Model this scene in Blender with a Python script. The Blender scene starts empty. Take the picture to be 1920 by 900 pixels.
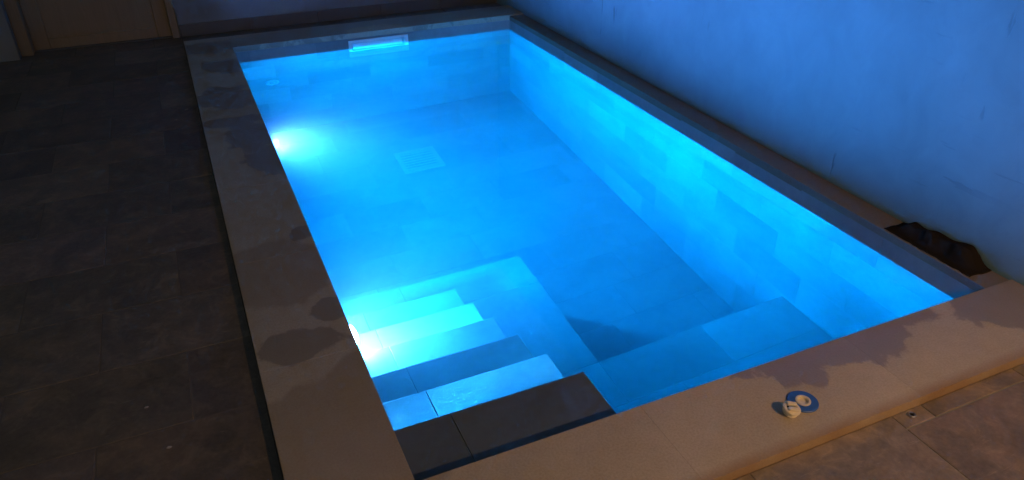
import bpy, bmesh, math, random
from mathutils import Vector, Matrix
random.seed(11)
sc = bpy.context.scene
COL = sc.collection

# ------------------------------------------------------------------ camera
cam_d = bpy.data.cameras.new('camera'); cam = bpy.data.objects.new('camera', cam_d); COL.objects.link(cam)
cam_d.sensor_width = 36.0; cam_d.lens = 36.0 * 1386.83 / 1920.0; cam_d.clip_start = 0.02; cam_d.clip_end = 2000
PITCH, YAW, ROLL = .5405, .4175, .0041
fw = Vector((math.sin(YAW)*math.cos(PITCH), math.cos(YAW)*math.cos(PITCH), -math.sin(PITCH)))
rt = Vector((math.cos(YAW), -math.sin(YAW), 0)); dn = fw.cross(rt)
rt2 = rt*math.cos(ROLL) + dn*math.sin(ROLL); dn2 = dn*math.cos(ROLL) - rt*math.sin(ROLL)
m = Matrix.Identity(4)
for i in range(3):
    m[i][0] = rt2[i]; m[i][1] = -dn2[i]; m[i][2] = -fw[i]
m.translation = (-.3547, -1.5233, 1.771)
cam.matrix_world = m
sc.camera = cam

# ------------------------------------------------------------------ night sky
w = bpy.data.worlds.new('World'); sc.world = w; w.use_nodes = True
wn = w.node_tree; bg = wn.nodes['Background']
sky = wn.nodes.new('ShaderNodeTexSky'); sky.sky_type = 'NISHITA'; sky.sun_disc = False
sky.sun_elevation = math.radians(0.5); sky.sun_rotation = math.radians(20)
wn.links.new(sky.outputs[0], bg.inputs[0]); bg.inputs[1].default_value = 0.14
sc.view_settings.view_transform = 'Standard'; sc.view_settings.look = 'None'
sc.view_settings.exposure = 0.0; sc.view_settings.gamma = 1.0; sc.view_settings.use_curve_mapping = False
# light strengths of the lamps that are lit in the place
POOL_LAMP = 1950.0
POOL_LAMP_COL = (0.34, 0.330, 1.0)
WARM_LAMP = 1320.0
HOOD = 2.216
WARM_COL = (1.0, .545, .225)

cy = sc.cycles
cy.use_denoising = True
try: cy.denoiser = 'OPENIMAGEDENOISE'
except Exception: pass
cy.max_bounces = 9; cy.diffuse_bounces = 4; cy.glossy_bounces = 4; cy.transmission_bounces = 6; cy.volume_bounces = 0
cy.use_guiding = True; cy.use_surface_guiding = True; cy.use_volume_guiding = False; cy.guiding_training_samples = 64
cy.use_adaptive_sampling = True; cy.adaptive_threshold = 0.03; cy.adaptive_min_samples = 32
cy.caustics_refractive = True; cy.caustics_reflective = True; cy.blur_glossy = 0.2
cy.sample_clamp_indirect = 0.0

# ------------------------------------------------------------------ dimensions (metres)
W, L = 2.5, 4.95            # pool, inner edge of the coping
ZW = -.134                  # water level
ZF = -1.85                  # pool floor
ZP = -1.25                  # shallow platform
DECK = -.035                # terrace level
CW = .36                    # coping width
XW = 2.65                   # face of the tall garden wall
YB = 5.60                   # face of the house wall
TT = .010                   # tile thickness

# ------------------------------------------------------------------ helpers
def link(o, parent=None):
    COL.objects.link(o)
    if parent: o.parent = parent
    return o
def obj(name, bm, mat, parent=None, smooth=False):
    me = bpy.data.meshes.new(name); bm.normal_update(); bm.to_mesh(me); bm.free()
    if mat: me.materials.append(mat)
    if smooth:
        for p in me.polygons: p.use_smooth = True
    return link(bpy.data.objects.new(name, me), parent)
def empty(name, loc=(0, 0, 0)):
    o = bpy.data.objects.new(name, None); o.location = loc; o.empty_display_size = .1
    return link(o)
def tag(o, label, cat, group=None):
    o['label'] = label; o['category'] = cat
    if group: o['group'] = group
    return o
def structure(o, label=None, cat=None):
    o['kind'] = 'structure'
    return o
def box(bm, x0, x1, y0, y1, z0, z1):
    v = [bm.verts.new(p) for p in ((x0,y0,z0),(x1,y0,z0),(x1,y1,z0),(x0,y1,z0),(x0,y0,z1),(x1,y0,z1),(x1,y1,z1),(x0,y1,z1))]
    for f in ((3,2,1,0),(4,5,6,7),(0,1,5,4),(1,2,6,5),(2,3,7,6),(3,0,4,7)): bm.faces.new([v[i] for i in f])
def boxbm(*a):
    bm = bmesh.new(); box(bm, *a); return bm
def bevbox(x0, x1, y0, y1, z0, z1, b=.003, seg=1):
    bm = boxbm(x0, x1, y0, y1, z0, z1)
    bmesh.ops.bevel(bm, geom=bm.edges[:], offset=b, segments=seg, affect='EDGES', profile=.5)
    return bm
def slab(u0, u1, v0, v1, t, frame, ch=.0005):
    """tile with a chamfered face: (u,v) in the plane, face at depth 0, body behind it; frame maps (u,v,d) to xyz"""
    bm = bmesh.new()
    c = ch
    rings = [[(u0,v0,-t),(u1,v0,-t),(u1,v1,-t),(u0,v1,-t)], [(u0,v0,-c),(u1,v0,-c),(u1,v1,-c),(u0,v1,-c)],
             [(u0+c,v0+c,0),(u1-c,v0+c,0),(u1-c,v1-c,0),(u0+c,v1-c,0)]]
    vs = [[bm.verts.new(frame(*p)) for p in r] for r in rings]
    for k in range(2):
        for i in range(4):
            bm.faces.new((vs[k][i], vs[k][(i+1)%4], vs[k+1][(i+1)%4], vs[k+1][i]))
    bm.faces.new(vs[2]); bm.faces.new(vs[0][::-1])
    bmesh.ops.recalc_face_normals(bm, faces=bm.faces[:])
    return bm
def lathe(profile, seg=32, axis='z', loc=(0,0,0)):
    """profile of (radius, height); revolve about axis"""
    bm = bmesh.new(); rings = []
    for r, h in profile:
        ring = []
        for i in range(seg):
            a = 2*math.pi*i/seg; p = (r*math.cos(a), r*math.sin(a), h)
            if axis == 'x': p = (p[2], p[0], p[1])
            if axis == 'y': p = (p[0], p[2], p[1])
            ring.append(bm.verts.new((p[0]+loc[0], p[1]+loc[1], p[2]+loc[2])))
        rings.append(ring)
    for a, b in zip(rings, rings[1:]):
        for i in range(seg): bm.faces.new((a[i], a[(i+1)%seg], b[(i+1)%seg], b[i]))
    if profile[0][0] > 1e-6: bm.faces.new(rings[0][::-1])
    if profile[-1][0] > 1e-6: bm.faces.new(rings[-1])
    bmesh.ops.remove_doubles(bm, verts=bm.verts[:], dist=1e-6)
    bmesh.ops.recalc_face_normals(bm, faces=bm.faces[:])
    return bm

# ------------------------------------------------------------------ materials
class Mat:
    def __init__(s, name):
        s.m = bpy.data.materials.new(name); s.m.use_nodes = True; s.t = s.m.node_tree
        s.b = s.t.nodes['Principled BSDF']; s.out = s.t.nodes['Material Output']
    def n(s, kind, **kw):
        nd = s.t.nodes.new('ShaderNode' + kind)
        for k, v in kw.items(): setattr(nd, k, v)
        return nd
    def l(s, a, b): s.t.links.new(a, b)
    def inp(s, sock, v):
        if hasattr(v, 'is_linked') or hasattr(v, 'links'): s.l(v, sock)
        else: sock.default_value = v
    def math(s, op, a, b=0.0, clamp=False):
        nd = s.n('Math', operation=op, use_clamp=clamp); s.inp(nd.inputs[0], a); s.inp(nd.inputs[1], b); return nd.outputs[0]
    def vmath(s, op, a, b=(0,0,0)):
        nd = s.n('VectorMath', operation=op); s.inp(nd.inputs[0], a); s.inp(nd.inputs[1], b)
        return nd.outputs['Value'] if op in ('LENGTH','DISTANCE','DOT_PRODUCT') else nd.outputs[0]
    def pos(s): return s.n('NewGeometry').outputs['Position']
    def noise(s, vec, scale, detail=4, rough=.55, dist=0.0):
        nd = s.n('TexNoise'); nd.inputs['Scale'].default_value = scale; nd.inputs['Detail'].default_value = detail
        nd.inputs['Roughness'].default_value = rough; nd.inputs['Distortion'].default_value = dist
        s.l(vec, nd.inputs['Vector']); return nd.outputs['Fac']
    def ramp(s, f, stops):
        nd = s.n('ValToRGB'); cr = nd.color_ramp
        while len(cr.elements) < len(stops): cr.elements.new(.5)
        for e, (p, c) in zip(cr.elements, stops):
            e.position = p; e.color = (c, c, c, 1) if isinstance(c, (int, float)) else (*c, 1)
        s.inp(nd.inputs[0], f); return nd.outputs[0]
    def mix(s, f, a, b, mode='MIX'):
        nd = s.n('Mix', data_type='RGBA', blend_type=mode)
        s.inp(nd.inputs[0], f)
        for sock, v in ((nd.inputs[6], a), (nd.inputs[7], b)):
            if isinstance(v, tuple): sock.default_value = (*v, 1) if len(v) == 3 else v
            else: s.l(v, sock)
        return nd.outputs[2]
    def scale(s, vec, v):
        nd = s.n('Mapping'); s.l(vec, nd.inputs[0]); nd.inputs['Scale'].default_value = v; return nd.outputs[0]
    def bump(s, h, strength, dist=.005):
        nd = s.n('Bump'); nd.inputs['Strength'].default_value = strength; nd.inputs['Distance'].default_value = dist
        s.l(h, nd.inputs['Height']); s.l(nd.outputs[0], s.b.inputs['Normal'])
    def color(s, c): s.inp(s.b.inputs['Base Color'], (*c, 1) if isinstance(c, tuple) else c)
    def rough(s, r): s.inp(s.b.inputs['Roughness'], r)

def plain(name, c, r=.5, metal=0.0, var=.12):
    M = Mat(name); p = M.n('TexCoord').outputs['Object']
    f = M.noise(p, 9, 5); M.color(M.mix(f, tuple(x*(1-var) for x in c), tuple(min(1, x*(1+var)) for x in c)))
    M.rough(M.math('ADD', M.math('MULTIPLY', f, .15), r-.07)); M.b.inputs['Metallic'].default_value = metal
    return M.m

def pool_tile_mat():
    M = Mat('slate_look_tile')
    info = M.n('ObjectInfo'); p = M.pos()
    off = M.n('CombineXYZ'); M.l(info.outputs['Random'], off.inputs[0]); M.l(M.math('MULTIPLY', info.outputs['Random'], 7.3), off.inputs[1])
    q = M.vmath('ADD', p, M.vmath('SCALE', off.outputs[0]))
    q.node.inputs[1].links[0].from_node.inputs['Scale'].default_value = 9.0
    cloud = M.noise(q, 2.6, 5, .55, .6); fine = M.noise(q, 24, 5, .6)
    a = M.ramp(cloud, [(.28, (.185,.19,.195)), (.50, (.24,.24,.24)), (.72, (.29,.285,.28))])
    a = M.mix(.35, a, M.ramp(fine, [(.3, (.19,.19,.19)), (.7, (.28,.28,.28))]))
    col = M.mix(1.0, a, info.outputs['Color'], 'MULTIPLY')
    M.color(col); M.rough(.55); M.bump(M.noise(q, 14, 6), .25, .003)
    return M.m

def patch_mask(M, p, blobs, k=.95, ns=5.5):
    """union of noise-distorted ellipses (x, y, rx, ry) on the ground plane"""
    nz = M.math('SUBTRACT', M.noise(p, ns, 6, .6, .4), .5)
    tot = None
    for (x, y, rx, ry) in blobs:
        d = M.vmath('SUBTRACT', p, (x, y, 0)); d = M.vmath('MULTIPLY', d, (1/rx, 1/ry, 0)); ln = M.vmath('LENGTH', d)
        e = M.math('SUBTRACT', 1.0, M.math('ADD', ln, M.math('MULTIPLY', nz, 2.2*k)))
        tot = e if tot is None else M.math('MAXIMUM', tot, e)
    return M.math('MULTIPLY_ADD', tot, 14.0) if False else M.math('MULTIPLY', tot, 9.0, clamp=True)

def coping_mat():
    M = Mat('sand_coloured_coping_stone'); p = M.pos()
    info = M.n('ObjectInfo')
    big = M.noise(p, 1.7, 5, .6); fine = M.noise(p, 130, 3, .6); mid = M.noise(p, 12, 6, .65)
    c = M.ramp(big, [(.3, (.41,.34,.235)), (.7, (.51,.43,.30))])
    c = M.mix(.22, c, M.ramp(mid, [(.3, (.30,.25,.20)), (.7, (.55,.48,.40))]))
    c = M.mix(.16, c, M.ramp(fine, [(.35, (.15,.12,.1)), (.6, (.55,.48,.40))]))
    c = M.mix(1.0, c, info.outputs['Color'], 'MULTIPLY')
    wet = patch_mask(M, p, [
        (1.50, .02, .30, .17), (1.83, .03, .22, .20), (2.02, .04, .16, .13), (2.42, -.12, .20, .16), (2.50, -.02, .25, .12),
        (-.20, .80, .17, .11), (-.05, .98, .09, .07), (-.03, 1.66, .07, .07),
        (-.05, 2.55, .14, .22), (-.08, 2.95, .17, .28), (-.16, 3.25, .22, .10), (-.18, 3.75, .24, .24), (-.06, 4.45, .24, .18),
        (.00, 5.05, .5, .16), (-.22, 4.95, .2, .12), (.55, 5.10, .45, .20), (1.15, 5.22, .4, .10), (1.7, 5.12, .35, .20), (2.3, 5.15, .4, .2)])
    dark_patch = patch_mask(M, p, [(-.16, .22, .34, .36), (-.02, .52, .14, .18), (-.18, -.25, .28, .25), (-.2, 1.35, .25, .3)], .5, 3.0)  # broad darker patches on the left and near-left coping
    c = M.mix(M.math('MULTIPLY', dark_patch, .42), c, (.22,.17,.12))
    c = M.mix(M.math('MULTIPLY', wet, .62), c, (.185,.15,.115))
    # rusty dirt line along the outer edge of the near coping
    sep = M.n('SeparateXYZ'); M.l(p, sep.inputs[0])
    edge = M.math('MULTIPLY', M.math('SUBTRACT', 1.0, M.math('MULTIPLY', M.math('ABSOLUTE', M.math('ADD', sep.outputs[1], .36)), 22), clamp=True), M.noise(p, 6, 5), clamp=True)
    c = M.mix(M.math('MULTIPLY', edge, 1.1, clamp=True), c, (.24,.11,.04))
    M.color(c); M.rough(M.math('SUBTRACT', .82, M.math('MULTIPLY', wet, .52)))
    M.bump(M.math('ADD', fine, mid), .30, .0025)
    return M.m

def deck_mat():
    M = Mat('brown_slate_deck_tile'); p = M.pos(); info = M.n('ObjectInfo')
    off = M.n('CombineXYZ'); M.l(M.math('MULTIPLY', info.outputs['Random'], 31.0), off.inputs[0]); M.l(M.math('MULTIPLY', info.outputs['Random'], 57.0), off.inputs[1])
    q = M.vmath('ADD', p, off.outputs[0])
    a = M.noise(q, 3.2, 8, .62, 1.2); b = M.noise(q, 11, 8, .7, .6); f = M.noise(q, 60, 4, .6)
    c = M.ramp(a, [(.26, (.06,.055,.05)), (.46, (.115,.10,.085)), (.60, (.19,.145,.105)), (.78, (.29,.215,.15))])
    c = M.mix(.45, c, M.ramp(b, [(.3, (.045,.04,.036)), (.52, (.14,.115,.095)), (.70, (.34,.27,.20))]))
    # pale scuffs
    sc_ = M.noise(M.scale(q, (3, 22, 3)), 3.0, 4, .6, 1.5)
    c = M.mix(M.math('MULTIPLY', M.ramp(sc_, [(.64, 0.0), (.74, 1.0)]), .40), c, (.33,.28,.22))
    c = M.mix(.15, c, M.ramp(f, [(.3, (.04,.035,.03)), (.7, (.26,.21,.17))]))
    c = M.mix(1.0, c, info.outputs['Color'], 'MULTIPLY')
    M.color(c); M.rough(M.ramp(b, [(.3, .45), (.7, .7)])); M.bump(M.math('ADD', b, M.math('MULTIPLY', a, 1.5)), .5, .006)
    return M.m

def plaster_mat(name, c0, c1, marks=True):
    M = Mat(name); p = M.pos()
    a = M.noise(p, .9, 5, .6, .5); b = M.noise(M.scale(p, (1, 1, .75)), 4.5, 7, .62, .8)
    c = M.mix(M.ramp(a, [(.3, 0.0), (.7, 1.0)]), c0, c1)
    c = M.mix(.20, c, M.ramp(b, [(.3, tuple(x*.55 for x in c0)), (.7, c1)]))
    h = M.math('ADD', M.math('MULTIPLY', M.noise(p, 5, 6, .6, .4), 1.0), M.math('MULTIPLY', M.noise(p, 70, 4, .6), .12))
    if marks:   # trowel scratches and short dark scrapes in the render
        s1 = M.noise(M.scale(p, (1, 26, 4.0)), 1.0, 3, .5, .3)
        m1 = M.math('MULTIPLY', M.ramp(s1, [(.66, 0.0), (.70, 1.0)]), M.ramp(M.noise(p, 1.6, 2), [(.52, 0.0), (.60, 1.0)]))
        s2 = M.noise(M.scale(p, (1, 3.0, 30)), 1.0, 3, .5, .5)
        m2 = M.math('MULTIPLY', M.ramp(s2, [(.66, 0.0), (.70, 1.0)]), M.ramp(M.noise(p, 1.1, 2), [(.50, 0.0), (.60, 1.0)]))
        mk = M.math('MAXIMUM', m1, M.math('MULTIPLY', m2, .6))
        c = M.mix(M.math('MULTIPLY', mk, .42), c, tuple(x*.35 for x in c0))
        h = M.math('SUBTRACT', h, M.math('MULTIPLY', mk, .5))
    M.color(c); M.rough(.85); M.bump(h, .55, .010)
    return M.m

def wood_mat():
    M = Mat('brown_varnished_wood'); p = M.n('TexCoord').outputs['Object']
    q = M.scale(p, (14, 14, 1.1)); g = M.noise(q, 2.2, 7, .65, 1.4)
    c = M.ramp(g, [(.25, (.30,.195,.115)), (.5, (.35,.23,.135)), (.75, (.40,.26,.155))])
    M.color(c); M.rough(.5); M.bump(g, .10, .001); return M.m

def water_mat():
    M = Mat('still_pool_water'); t = M.t; t.nodes.remove(M.b)
    g = M.n('BsdfGlass'); g.inputs['IOR'].default_value = 1.333; g.inputs['Roughness'].default_value = 0.0; g.inputs['Color'].default_value = (1, 1, 1, 1)
    bp = M.n('Bump'); bp.inputs['Strength'].default_value = .05; bp.inputs['Distance'].default_value = .004
    M.l(M.noise(M.pos(), 2.2, 2, .5), bp.inputs['Height']); M.l(bp.outputs[0], g.inputs['Normal'])
    M.l(g.outputs[0], M.out.inputs['Surface'])
    v = M.n('VolumePrincipled'); v.inputs['Color'].default_value = (.45, .86, 1.0, 1); v.inputs['Density'].default_value = .12
    v.inputs['Anisotropy'].default_value = .20
    ab = M.n('VolumeAbsorption'); ab.inputs['Color'].default_value = (.0, .987, 1.0, 1); ab.inputs['Density'].default_value = 2.5
    ad = M.n('AddShader'); M.l(v.outputs[0], ad.inputs[0]); M.l(ab.outputs[0], ad.inputs[1]); M.l(ad.outputs[0], M.out.inputs['Volume'])
    return M.m

def emit(name, col, s, base=(.8,.8,.8)):
    M = Mat(name); M.color(base); M.b.inputs['Emission Color'].default_value = (*col, 1); M.b.inputs['Emission Strength'].default_value = s
    return M.m

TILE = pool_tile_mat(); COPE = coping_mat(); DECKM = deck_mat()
PALEG = plain('pale_grout', (.15,.13,.11), .9); GROUT = plain('grey_grout', (.25,.25,.24), .9); BED = plain('concrete_bed', (.20,.19,.18), .9)
SHELL = plain('pool_mortar', (.17,.17,.17), .9)
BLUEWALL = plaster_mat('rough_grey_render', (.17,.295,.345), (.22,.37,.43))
HOUSEWALL = plaster_mat('pale_house_paint', (.25,.25,.255), (.31,.31,.315), False)
SKIRT = plain('dark_grey_skirting_tile', (.17,.155,.15), .6)
PALEP = plain('pale_drain_plastic', (.38,.39,.39), .5, var=.06); DULLW = plain('scaled_plastic', (.33,.34,.34), .5, var=.06); WOOD = wood_mat(); WHITE = plain('white_plastic', (.78,.80,.80), .4, var=.04); CREAM = plain('aged_cream_plastic', (.74,.66,.50), .45, var=.08)
BLUEP = plain('blue_plastic', (.035,.12,.42), .4, var=.15); SHADEM = plain('recess_shade', (.012,.011,.010), .8)
STEEL = plain('brushed_steel', (.45,.44,.42), .4, 1.0); BLACKM = plain('black_metal', (.03,.03,.032), .5)
CRUMB = plain('pale_mortar_crumb', (.40,.37,.32), .9); LEAFM = plain('dry_leaf', (.20,.13,.06), .8)

# ------------------------------------------------------------------ ground under everything
GX0, GX1, GY0, GY1 = -40.0, 40.0, -40.0, 40.0
bm = bmesh.new(); zg = DECK - .012
box(bm, GX0, -.36-.02+.03, GY0, GY1, zg-.4, zg)
box(bm, -.35, XW+.1, GY0, -CW+.01, zg-.4, zg); box(bm, -.35, XW+.1, L+CW-.01, GY1, zg-.4, zg)
box(bm, XW+.1, GX1, GY0, GY1, zg-.4, zg)
ground = structure(obj('ground', bm, BED))

# ------------------------------------------------------------------ pool
pool = tag(empty('swimming_pool', (W/2, L/2, 0)), 'rectangular slate tiled swimming pool filled with glowing blue water', 'swimming pool')
PM = Matrix.Translation((-W/2, -L/2, 0))
def padd(name, bm, mat, parent=pool, tint=None, smooth=False):
    bm.transform(PM); o = obj(name, bm, mat, parent, smooth)
    if tint is not None: o.color = (tint, tint, tint, 1) if isinstance(tint, (int, float)) else (*tint, 1)
    return o
# concrete shell behind the tiles (its faces sit a tile's thickness back)
T = TT - .003
SKX0, SKX1, SKZ0, SKZ1 = .977, 1.473, -.185, -.080      # throat opening of the skimmer
bm = bmesh.new()
box(bm, -.30, W+.145, -.30, L+.5, ZF-.3, ZF-T)                          # bottom
box(bm, -.30, -T, -.30, L+.30, ZF-T, -.046)                             # left wall
box(bm, W+T, W+.145, -.30, L+.30, ZF-T, -.056)                           # right wall
box(bm, -T, W+T, -.30, -T, ZF-T, -.046)                                  # near wall
Y1 = L + .30
box(bm, -T, SKX0, L+T, Y1, ZF-T, -.046); box(bm, SKX1, W+T, L+T, Y1, ZF-T, -.046)
box(bm, SKX0, SKX1, L+T, Y1, ZF-T, SKZ0); box(bm, SKX0, SKX1, L+T, Y1, SKZ1, -.046)
padd('basin_shell', bm, SHELL)
# platform cores
bm = bmesh.new(); box(bm, -T, 1.284-T, -T, 2.065-T, ZF-T, ZP-T); box(bm, 1.284-T, W+T, -T, 1.05-T, ZF-T, ZP-T)
padd('platform_core', bm, SHELL)

J = .0005    # half a joint
def tint(): return max(.62, min(1.3, random.gauss(1.0, .085)))
def jog(): return random.uniform(-.0003, .0003)
# --- wall tiles: rows 0.305 high
rows = [0.0 - .046, -.31, -.615, -.92, -1.225, -1.53, ZF]
def wall_cells(start, end, pitch, offs):
    u = start + offs
    cuts = [start]
    while u < end - .02:
        if u > start + .02: cuts.append(u)
        u += pitch
    cuts.append(end)
    return list(zip(cuts, cuts[1:]))
def put_wall(name, cells, frame, skip=None, n=0):
    for ri in range(len(rows)-1):
        z1, z0 = rows[ri], rows[ri+1]
        for (a, b) in cells(ri):
            t = tint()
            if skip:
                for (p, q, r, s) in skip(a, b, z0, z1):
                    d = jog(); padd(name, slab(p+J, q-J, r+J, s-J, TT, lambda u, v, w_, d=d: frame(u, v, w_+d)), TILE, tint=t)
            else:
                d = jog(); padd(name, slab(a+J, b-J, z0+J, z1-J, TT, lambda u, v, w_, d=d: frame(u, v, w_+d)), TILE, tint=t)
# far wall
fo = [.12, .305, .02, .40, .20, .45]
def skim_skip(a, b, z0, z1):
    X0, X1, Z0, Z1 = SKX0-.008, SKX1+.008, SKZ0-.008, SKZ1+.008
    if b <= X0 or a >= X1 or z1 <= Z0 or z0 >= Z1: return [(a, b, z0, z1)]
    out = []
    if a < X0-.006: out.append((a, X0, z0, z1))
    if b > X1+.006: out.append((X1, b, z0, z1))
    aa, bb = max(a, X0), min(b, X1)
    if z0 < Z0: out.append((aa, bb, z0, Z0))
    if z1 > Z1: out.append((aa, bb, Z1, z1))
    return out
put_wall('wall_tile', lambda r: wall_cells(0, W, .55, fo[r]), lambda u, v, d: (u, L-d, v), skim_skip)
# right wall
ro = [.53, .25, .08, .40, .17, .33]
put_wall('wall_tile', lambda r: wall_cells(0, L, .55, ro[r]), lambda u, v, d: (W-d, u, v))
# left wall
put_wall('wall_tile', lambda r: wall_cells(0, L, .55, ro[5-r]), lambda u, v, d: (d, u, v))
# near wall
put_wall('wall_tile', lambda r: wall_cells(0, W, .55, fo[5-r]), lambda u, v, d: (u, d, v))
# --- floor tiles
y = 1.05; r = 0
while y < L - .02:
    y1 = min(L, y + .305)
    for (a, b) in wall_cells(0 if y >= 2.06 else 1.284, W, .60, (.22, .47, .05)[r % 3]):
        d = jog()*.3; padd('floor_tile', slab(a+.0004, b-.0004, y+.0004, y1-.0004, TT, lambda u, v, w_, d=d: (u, v, ZF+w_+d), .0004), TILE, tint=1+(tint()-1)*.6)
    y = y1; r += 1
# --- platform tiles: varied tones, lightened to make up for missing bounced light
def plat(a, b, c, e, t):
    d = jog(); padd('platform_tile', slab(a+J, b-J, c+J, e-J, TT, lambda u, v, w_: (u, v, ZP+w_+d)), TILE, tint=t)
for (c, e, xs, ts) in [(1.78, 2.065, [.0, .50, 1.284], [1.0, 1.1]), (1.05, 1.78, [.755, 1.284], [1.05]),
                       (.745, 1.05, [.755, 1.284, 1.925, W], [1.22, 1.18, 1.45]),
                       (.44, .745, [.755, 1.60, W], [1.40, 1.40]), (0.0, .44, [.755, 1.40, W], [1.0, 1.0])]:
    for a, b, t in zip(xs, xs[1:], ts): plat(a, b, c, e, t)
for (x0, x1) in ((0.0, .45), (.45, 1.0), (1.0, 1.284)):       # platform fronts
    for z0, z1 in ((ZF, -1.55), (-1.55, ZP-TT)):
        padd('platform_riser_tile', slab(x0+J, x1-J, z0+J, z1-J, TT, lambda u, v, d: (u, 2.065+d, v)), TILE, tint=tint())
for (x0, x1) in ((1.284, 1.9), (1.9, W)):
    for z0, z1 in ((ZF, -1.55), (-1.55, ZP-TT)):
        padd('platform_riser_tile', slab(x0+J, x1-J, z0+J, z1-J, TT, lambda u, v, d: (u, 1.05+d, v)), TILE, tint=tint())
for (y0, y1) in ((1.05+TT, 1.55), (1.55, 2.065-TT)):
    for z0, z1 in ((ZF, -1.55), (-1.55, ZP-TT)):
        padd('platform_riser_tile', slab(y0+J, y1-J, z0+J, z1-J, TT, lambda u, v, d: (1.284+d, u, v)), TILE, tint=tint())
# --- stairs: six treads, the topmost dry
SX = .755
steps = [(-.088, 0.0, .318), (-.300, .318, .618), (-.490, .618, .912), (-.680, .912, 1.205), (-.870, 1.205, 1.490), (-1.060, 1.490, 1.780)]
ttint = [(.50, .52), (.90, 1.40), (1.05, 1.05), (1.0, 1.0), (1.05, 1.02), (.88, .82)]  # tile tones; second tread lightened for light mirrored down off the water
for k, (z, y0, y1) in enumerate(steps):
    bm = boxbm(-T, SX-T, (y0 if k else -T), y1-T, ZP-T-.02, z-T)
    if k: 
        for v in bm.verts: 
            if v.co.y < y0+.001: v.co.y = y0 - T + .0005
    st = padd('step', bm, SHELL)
    cuts = [0.0, .22, SX]
    for (a, b, t) in zip(cuts, cuts[1:], ttint[k]):
        t = (t*.80, t*1.02, t*1.06) if k == 0 else t
        d = jog(); padd('tread_tile', slab(a+J, b-J, (y0 if k else 0.0)+J, y1+.002-J, TT, lambda u, v, w_: (u, v, z+w_+d), .002), TILE, st, t)
    zl = steps[k+1][0] if k < 5 else ZP
    for (a, b) in zip(cuts, cuts[1:]):
        padd('riser_tile', slab(a+J, b-J, zl+.0012, z-TT-.0012, TT, lambda u, v, d: (u, y1+d, v)), TILE, st, tint())
    padd('side_tile', slab(y0+J, y1-TT-J, zl+.0012, z-TT-.0012, TT, lambda u, v, d: (SX+d, u, v)), TILE, st, tint())
# --- coping stones
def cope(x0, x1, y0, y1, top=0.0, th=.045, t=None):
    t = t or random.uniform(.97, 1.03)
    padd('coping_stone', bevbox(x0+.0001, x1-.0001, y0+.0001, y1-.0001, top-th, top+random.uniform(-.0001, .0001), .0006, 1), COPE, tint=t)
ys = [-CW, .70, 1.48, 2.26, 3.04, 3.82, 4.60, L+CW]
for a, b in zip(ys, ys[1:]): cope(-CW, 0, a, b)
xs = [0, .792, 1.70, XW-.002]
for a, b in zip(xs, xs[1:]): cope(a, b, -CW, 0)
xs = [0, .86, 1.72, XW-.002]
for a, b in zip(xs, xs[1:]): cope(a, b, L, L+CW)
ys = [0, .75, 1.55, 2.35, 3.15, 3.95, L]
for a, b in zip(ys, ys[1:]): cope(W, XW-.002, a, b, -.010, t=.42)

# ------------------------------------------------------------------ water
bm = boxbm(-.004, W+.004, -.004, L+.26, ZF-.004, ZW)
water = structure(obj('water', bm, water_mat()))

# ------------------------------------------------------------------ terrace
deck = structure(obj('terrace_deck', boxbm(-7.0, -CW-.001, -6.0, YB+.4, DECK-.011, DECK-.0012), PALEG))
def deck_tile(parent, x0, x1, y0, y1, ox=0, oy=0, t=None):
    d = random.uniform(-.0012, .0012); g = .0022
    bm = slab(x0+g, x1-g, y0+g, y1-g, .009, lambda u, v, w_: (u, v, DECK+w_+d), .002)
    o = obj('deck_tile', bm, DECKM, parent); t = (t*1.5 if t else random.uniform(.85, 1.35)); o.color = (t, t*random.uniform(.95, 1.02), t*random.uniform(.92, 1.03), 1)
    return o
yy = .986 - .396*5; k = 0
while yy < YB:
    y1 = min(yy + .396, YB)
    offs = -.895 if k % 2 else -1.195
    cuts = [-CW-.0005]; x = offs + 1.2
    while x > -3.0:
        if x < -CW - .03: cuts.append(x)
        x -= .6
    for b, a in zip(cuts, cuts[1:]): deck_tile(deck, a, b, yy, y1)
    yy = y1; k += 1
# near terrace beside the near coping
near = structure(obj('terrace_near', boxbm(-CW, XW-.003, -4.0, -CW-.001, DECK-.011, DECK-.004), GROUT))
for (x0, x1, y0, y1, t) in [(1.563, 1.70, -.426, -CW-.001, 1.25), (1.70, 2.163, -.426, -CW-.001, 1.0), (1.563, 2.163, -.96, -.426, .95),
                            (2.163, XW-.004, -.96, -CW-.001, .9), (.963, 1.563, -.76, -CW-.001, 1.1), (.363, .963, -.76, -CW-.001, 1.0), (-.237, .363, -.76, -CW-.001, .9),
                            (.963, 1.563, -1.36, -.76, 1.0), (1.563, 2.163, -1.56, -.96, 1.0), (.363, .963, -1.36, -.76, 1.0)]:
    deck_tile(near, x0, x1, y0, y1, t=t)
# far strip behind the coping
far = structure(obj('terrace_far', boxbm(-CW, XW-.003, L+CW+.001, YB+.3, DECK-.011, DECK-.004), GROUT))
for x in (-.36, .24, .84, 1.44, 2.04):
    deck_tile(far, x, min(x+.6, XW-.004), L+CW+.002, YB+.02)

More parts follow.
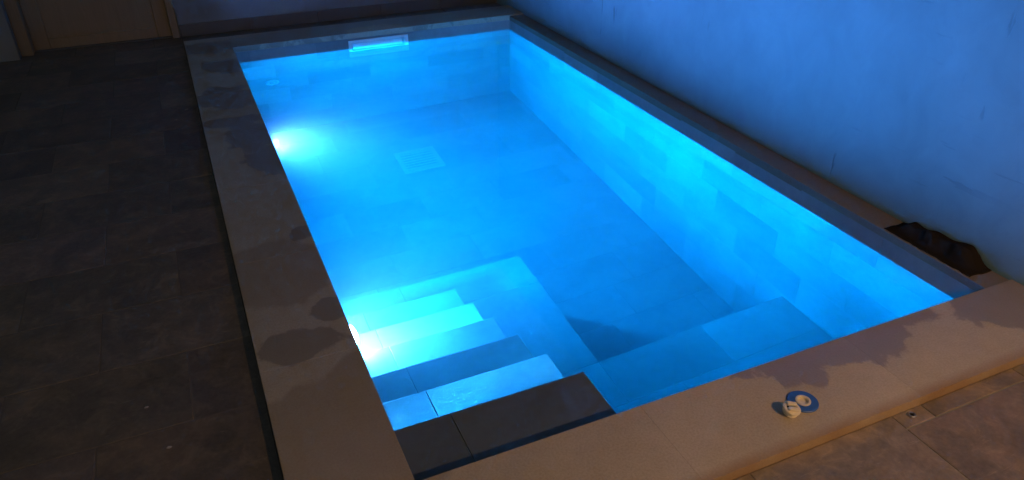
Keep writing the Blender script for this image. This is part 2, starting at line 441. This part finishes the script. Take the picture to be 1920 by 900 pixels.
# ------------------------------------------------------------------ walls
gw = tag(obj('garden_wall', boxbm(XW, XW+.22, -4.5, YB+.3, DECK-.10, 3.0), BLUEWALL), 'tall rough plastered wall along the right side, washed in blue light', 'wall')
hw = tag(empty('house_wall', (1.1, YB, DECK)), 'pale house wall across the far end, dark skirting along its foot', 'wall')
bm = boxbm(-.375, XW-.004, YB, YB+.25, DECK-.05, 3.0); bm.transform(Matrix.Translation((-1.1, -YB, -DECK))); obj('wall_face', bm, HOUSEWALL, hw)
x = -.37
while x < XW-.02:
    x1 = min(x+.60, XW-.006)
    bm = bevbox(x+.001, x1-.001, YB-.012, YB+.005, DECK+.001, DECK+.105, .002); bm.transform(Matrix.Translation((-1.1, -YB, -DECK)))
    obj('skirting_tile', bm, SKIRT, hw); x = x1
lw = tag(obj('wall_pier', boxbm(-4.5, -1.59, 5.43, YB+.25, DECK-.05, 3.0), HOUSEWALL), 'short pale wall standing forward left of the wooden door', 'wall')
bm = boxbm(-1.589, -.376, YB+.09, YB+.25, DECK-.05, 3.0)
# door: frame, leaf with stiles, rails and panels
door = tag(empty('wooden_door', (-.96, YB+.02, DECK)), 'brown wooden panelled door at the dark far left corner', 'door')
def dadd(name, bm, mat, parent=door):
    bm.transform(Matrix.Translation((.96, -YB-.02, -DECK))); return obj(name, bm, mat, parent)
obj_lint = dadd('lintel_panel', boxbm(-1.58, -.378, YB+.01, YB+.2, DECK+2.12, 3.0), HOUSEWALL)
fr = dadd('door_frame', bevbox(-.437, -.378, YB-.03, YB+.10, DECK+.001, DECK+2.12, .004), WOOD)
dadd('door_frame', bevbox(-1.588, -1.50, YB-.08, YB+.10, DECK+.001, DECK+2.12, .004), WOOD)
dadd('door_frame', bevbox(-1.50, -.437, YB-.02, YB+.10, DECK+2.06, DECK+2.119, .004), WOOD)
LZ = DECK + .012
lf = dadd('leaf_panel', boxbm(-1.40, -.53, YB+.035, YB+.06, LZ+.05, DECK+2.04), WOOD)
dadd('stile', bevbox(-1.497, -1.38, YB+.02, YB+.07, LZ, DECK+2.055, .004), WOOD)
dadd('stile', bevbox(-.55, -.440, YB+.02, YB+.07, LZ, DECK+2.055, .004), WOOD)
for z0, z1 in ((LZ, LZ+.085), (DECK+.95, DECK+1.1), (DECK+1.93, DECK+2.055)):
    dadd('rail', bevbox(-1.379, -.551, YB+.021, YB+.069, z0, z1, .004), WOOD)
hd = dadd('handle', lathe([(.0, -.004), (.026, -.004), (.026, .004), (.010, .008), (.010, .05), (.0, .05)], 20, 'y', (0, 0, 0)), STEEL)
hd.rotation_euler = (math.pi, 0, 0)
hd.location = (.96-.96+.455, 0.0, 1.02)
hd.data.transform(Matrix.Translation((-.96, YB+.02, DECK)))
bm = bmesh.new()
thr = dadd('threshold', bevbox(-1.499, -.438, YB+.0, YB+.10, DECK+.001, DECK+.010, .002), SKIRT)

# ------------------------------------------------------------------ underwater lamps
def pool_lamp(y, z, power, dome, x, label):
    t = tag(empty('pool_lamp', (x, y, z)), label, 'lamp', 'underwater lamps on the left wall')
    obj('bezel', lathe([(.0, -.004), (.116, -.004), (.116, .016), (.110, .040), (.102, .048), (.094, .048), (.0915, .040), (.0, .040)], 48, 'x'), WHITE, t, True)
    obj('lens', lathe([(.091, .0405)] + [(.0905*math.cos(a), .0405 + dome*math.sin(a)) for a in (.2, .45, .7, .95, 1.2)] + [(.0, .0405 + dome)], 40, 'x'), emit('lit_lamp_lens', POOL_LAMP_COL, power), t, True)
    for k in range(4):
        a = math.pi/4 + k*math.pi/2
        obj('screw', lathe([(.0, .0), (.005, .0), (.005, .003), (.0, .004)], 10, 'x', (.0475, .098*math.cos(a), .098*math.sin(a))), STEEL, t)
    return t
pool_lamp(1.33, -.655, POOL_LAMP*1.10, .062, 0.0, 'glaring white underwater lamp beside the submerged steps')
pool_lamp(3.30, -.38, POOL_LAMP*1.85, .026, -.022, 'smaller glowing underwater lamp on the left wall towards the far end')

# ------------------------------------------------------------------ skimmer, inlet, drain
sk = tag(empty('skimmer', ((SKX0+SKX1)/2, L, ZW)), 'white rectangular skimmer mouth set in the far pool wall', 'skimmer')
SM = Matrix.Translation((-(SKX0+SKX1)/2, -L, -ZW))
def sadd(name, bm, mat): bm.transform(SM); return obj(name, bm, mat, sk)
X0, X1, Z0, Z1 = .955, 1.495, -.205, -.062
bm = bmesh.new(); y0, y1 = L-.012, L-.0015
box(bm, X0, X1, y0, y1, Z1-.021, Z1); box(bm, X0, X1, y0, y1, Z0, Z0+.021)
box(bm, X0, X0+.021, y0, y1, Z0+.021, Z1-.021); box(bm, X1-.021, X1, y0, y1, Z0+.021, Z1-.021)
sadd('face_frame', bm, WHITE)
bm = bmesh.new()
box(bm, SKX0+.0005, SKX0+.006, L-.001, L+.24, SKZ0, SKZ1); box(bm, SKX1-.006, SKX1-.0005, L-.001, L+.24, SKZ0, SKZ1)
box(bm, SKX0+.006, SKX1-.006, L-.001, L+.24, SKZ0+.0005, SKZ0+.006); box(bm, SKX0+.006, SKX1-.006, L-.001, L+.24, SKZ1-.006, SKZ1-.0005)
box(bm, SKX0+.006, SKX1-.006, L+.20, L+.206, SKZ0+.006, SKZ1-.006)
sadd('throat', bm, WHITE)
bm = boxbm(SKX0+.02, SKX1-.02, -.003, .003, 0, .075)
bm.transform(Matrix.Translation((0, L+.022, SKZ0+.009)) @ Matrix.Rotation(math.radians(-24), 4, 'X')); sadd('weir_flap', bm, WHITE)
inl = tag(empty('inlet_nozzle', (.26, L, -.75)), 'round white return inlet low on the far pool wall', 'inlet')
obj('flange', lathe([(.0, .002), (.060, .002), (.060, -.006), (.050, -.012), (.026, -.012), (.024, -.004), (.0, -.004)], 36, 'y'), PALEP, inl, True)
obj('eyeball', lathe([(.024, -.006), (.020, -.016), (.010, -.021), (.006, -.016), (.0, -.014)], 24, 'y'), DULLW, inl, True)
dr = tag(empty('drain_grate', (1.25, 4.02, ZF)), 'square pale drain grate on the pool floor', 'drain')
S = .175
bm = bmesh.new(); box(bm, -S, S, -S, -S+.035, .0015, .012); box(bm, -S, S, S-.035, S, .0015, .012); box(bm, -S, -S+.035, -S+.035, S-.035, .0015, .012); box(bm, S-.035, S, -S+.035, S-.035, .0015, .012)
obj('grate_frame', bm, DULLW, dr)
for k in range(7):
    yk = -S+.035 + (k+.5)*(2*S-.07)/7
    obj('grate_bar', boxbm(-S+.035, S-.035, yk-.010, yk+.010, .003, .010), DULLW, dr)

# ------------------------------------------------------------------ fittings left on the near coping
def up(t, name, prof, mat, loc=(0,0,0), seg=36): return obj(name, lathe(prof, seg, 'z', loc), mat, t)
rg = tag(empty('fitting_ring', (1.305, -.213, .001)), 'flat blue plastic ring with pale inner rim on the near coping', 'ring')
up(rg, 'blue_flange', [(.026, .0), (.052, .0), (.052, .004), (.050, .006), (.028, .007), (.026, .006), (.026, .0)], BLUEP)
up(rg, 'inner_rim', [(.017, .0005), (.0258, .0005), (.0258, .009), (.024, .010), (.019, .010), (.017, .008), (.017, .0005)], CREAM)
pg = tag(empty('threaded_plug', (1.226, -.236, .001)), 'small cream slotted plug lying beside the blue ring', 'plug')
bm = lathe([(.0, 0), (.024, 0), (.026, .003), (.024, .006), (.026, .009), (.024, .012), (.026, .015), (.030, .017), (.030, .022), (.026, .025), (.0, .025)], 36)
obj('plug_body', bm, CREAM, pg)
for sx in (-1, 1): obj('grip_ridge', bevbox(sx*.0115-.0075, sx*.0115+.0075, -.017, .017, .0245, .034, .002, 1), CREAM, pg)
obj('slot_shade', boxbm(-.0038, .0038, -.019, .019, .0252, .0262), SHADEM, pg)  # dark strip painted in for the shade between the ridges
pg.rotation_euler = (math.radians(10), math.radians(-6), math.radians(65)); pg.location.z = .006
fh = tag(empty('floor_socket', (1.630, -.388, DECK)), 'small round dark hole with raised metal rim in the near terrace', 'floor hole')
up(fh, 'rim', [(.008, .001), (.014, .001), (.014, .004), (.011, .006), (.008, .005), (.008, .001)], STEEL)
up(fh, 'hole', [(.0, .0012), (.0078, .0012), (.0078, .0016), (.0, .0016)], SHADEM)  # flat black disc standing in for the shade down the hole

# ------------------------------------------------------------------ dark cloth heaped on the ledge
def cloth():
    from mathutils import noise
    nx, ny = 26, 60
    bm = bmesh.new(); top = []; bot = []
    for j in range(ny):
        rt_, rb = [], []
        for i in range(nx):
            u = i/(nx-1); v = j/(ny-1)
            x = 2.512 + u*.132; y = .09 + v*.46
            wob = noise.noise(Vector((u*2.0, v*5, 3.1)))*.02; y += wob*.8
            sm = lambda t: max(0.0, min(1.0, t))**2*(3-2*max(0.0, min(1.0, t)))
            prof = (1.0*math.exp(-((v-.28)/.18)**2) + .72*math.exp(-((v-.62)/.16)**2) + .45*math.exp(-((v-.88)/.10)**2))*sm(7*min(v, 1-v))
            lip = .34 + .30*noise.noise(Vector((v*5, 2.2, .4)))           # ragged front edge
            e = 1.15*prof*sm((u-lip*.5)*2.0)*(1-.30*sm((u-.55)*2.3))
            fold = .5+.5*noise.noise(Vector((u*2.2+v*2, v*5-u*2, 1.7)))
            h = .004 + e*(.035 + .030*u + .036*fold*fold + .006*noise.noise(Vector((u*6, v*12, 5))))
            x += .012*noise.noise(Vector((u*4, v*12, 9)))*(0 if i == nx-1 else 1)
            rt_.append(bm.verts.new((min(x, 2.644), y, -.0095+max(.003, h)))); rb.append(bm.verts.new((min(x, 2.644), y, -.0092)))
        top.append(rt_); bot.append(rb)
    for j in range(ny-1):
        for i in range(nx-1):
            bm.faces.new((top[j][i], top[j][i+1], top[j+1][i+1], top[j+1][i])); bm.faces.new((bot[j][i], bot[j+1][i], bot[j+1][i+1], bot[j][i+1]))
    for j in range(ny-1):
        bm.faces.new((top[j][0], top[j+1][0], bot[j+1][0], bot[j][0])); bm.faces.new((top[j][-1], bot[j][-1], bot[j+1][-1], top[j+1][-1]))
    for i in range(nx-1):
        bm.faces.new((top[0][i], bot[0][i], bot[0][i+1], top[0][i+1])); bm.faces.new((top[-1][i], top[-1][i+1], bot[-1][i+1], bot[-1][i]))
    return bm
CL = Mat('dark_wet_cloth'); CL.color((.022,.018,.015)); CL.rough(1.0); CL.b.inputs['Specular IOR Level'].default_value = 0.0; CL.bump(CL.noise(CL.pos(), 180, 3), .4, .002)
tag(obj('crumpled_cloth', cloth(), CL.m, None, True), 'crumpled dark cloth heaped on the narrow ledge against the wall', 'cloth')

# ------------------------------------------------------------------ small crumbs on the left terrace
def crumb(x, y, r, label, mat=CRUMB, flat=.5):
    r *= .8
    bm = bmesh.new(); bmesh.ops.create_icosphere(bm, subdivisions=2, radius=r)
    for v in bm.verts: v.co = v.co*random.uniform(.6, 1.2); v.co.z *= flat; v.co.x *= 1.35; v.co.y *= .8
    zmin = min(v.co.z for v in bm.verts)
    for v in bm.verts: v.co += Vector((0, 0, -zmin))
    o = tag(obj('mortar_crumb', bm, mat), label, 'crumb', 'crumbs on the terrace'); o.location = (x, y, DECK+.0005); return o
crumb(-.742, .719, .007, 'tiny pale crumb on the left terrace, upper of the two near ones')
crumb(-.678, .490, .008, 'pale crumb on the left terrace nearest the camera')
crumb(-.438, 3.69, .012, 'pale flat flake against the foot of the left coping', flat=.3)
crumb(-.489, 3.65, .008, 'dull crumb just left of the flake by the coping', LEAFM, .3)
crumb(-.513, 3.52, .010, 'pale sliver on the terrace below the flake by the coping', flat=.3)

# ------------------------------------------------------------------ the warm garden lamp that lights the near terrace (behind the photographer)
gl = tag(empty('garden_lamp_post', (1.80, -2.75, DECK)), 'black garden lamp post with a hooded warm lamp behind the near terrace', 'lamp')
obj('base', lathe([(.0, .0), (.11, .0), (.11, .02), (.06, .05), (.035, .09), (.0, .09)], 28), BLACKM, gl, True)
obj('pole', lathe([(.0, .088), (.026, .088), (.020, 2.20), (.0, 2.20)], 20), BLACKM, gl, True)
obj('globe_seat', lathe([(.0, 2.195), (.035, 2.195), (.042, 2.215), (.035, 2.229), (.0, 2.229)], 24), BLACKM, gl, True)
GZ, GR = 2.300, .070
obj('globe', lathe([(.0, GZ-GR)] + [(GR*math.sin(a), GZ - GR*math.cos(a)) for a in [math.pi*k/12 for k in range(1, 12)]] + [(.0, GZ+GR)], 24), emit('lit_warm_globe', WARM_COL, WARM_LAMP), gl, True)
obj('hood', lathe([(.0, 2.395), (.05, 2.392), (.11, 2.355), (.155, 2.29), (.180, HOOD), (.184, HOOD), (.160, 2.295), (.115, 2.362), (.053, 2.400), (.0, 2.404)], 36), BLACKM, gl, True)
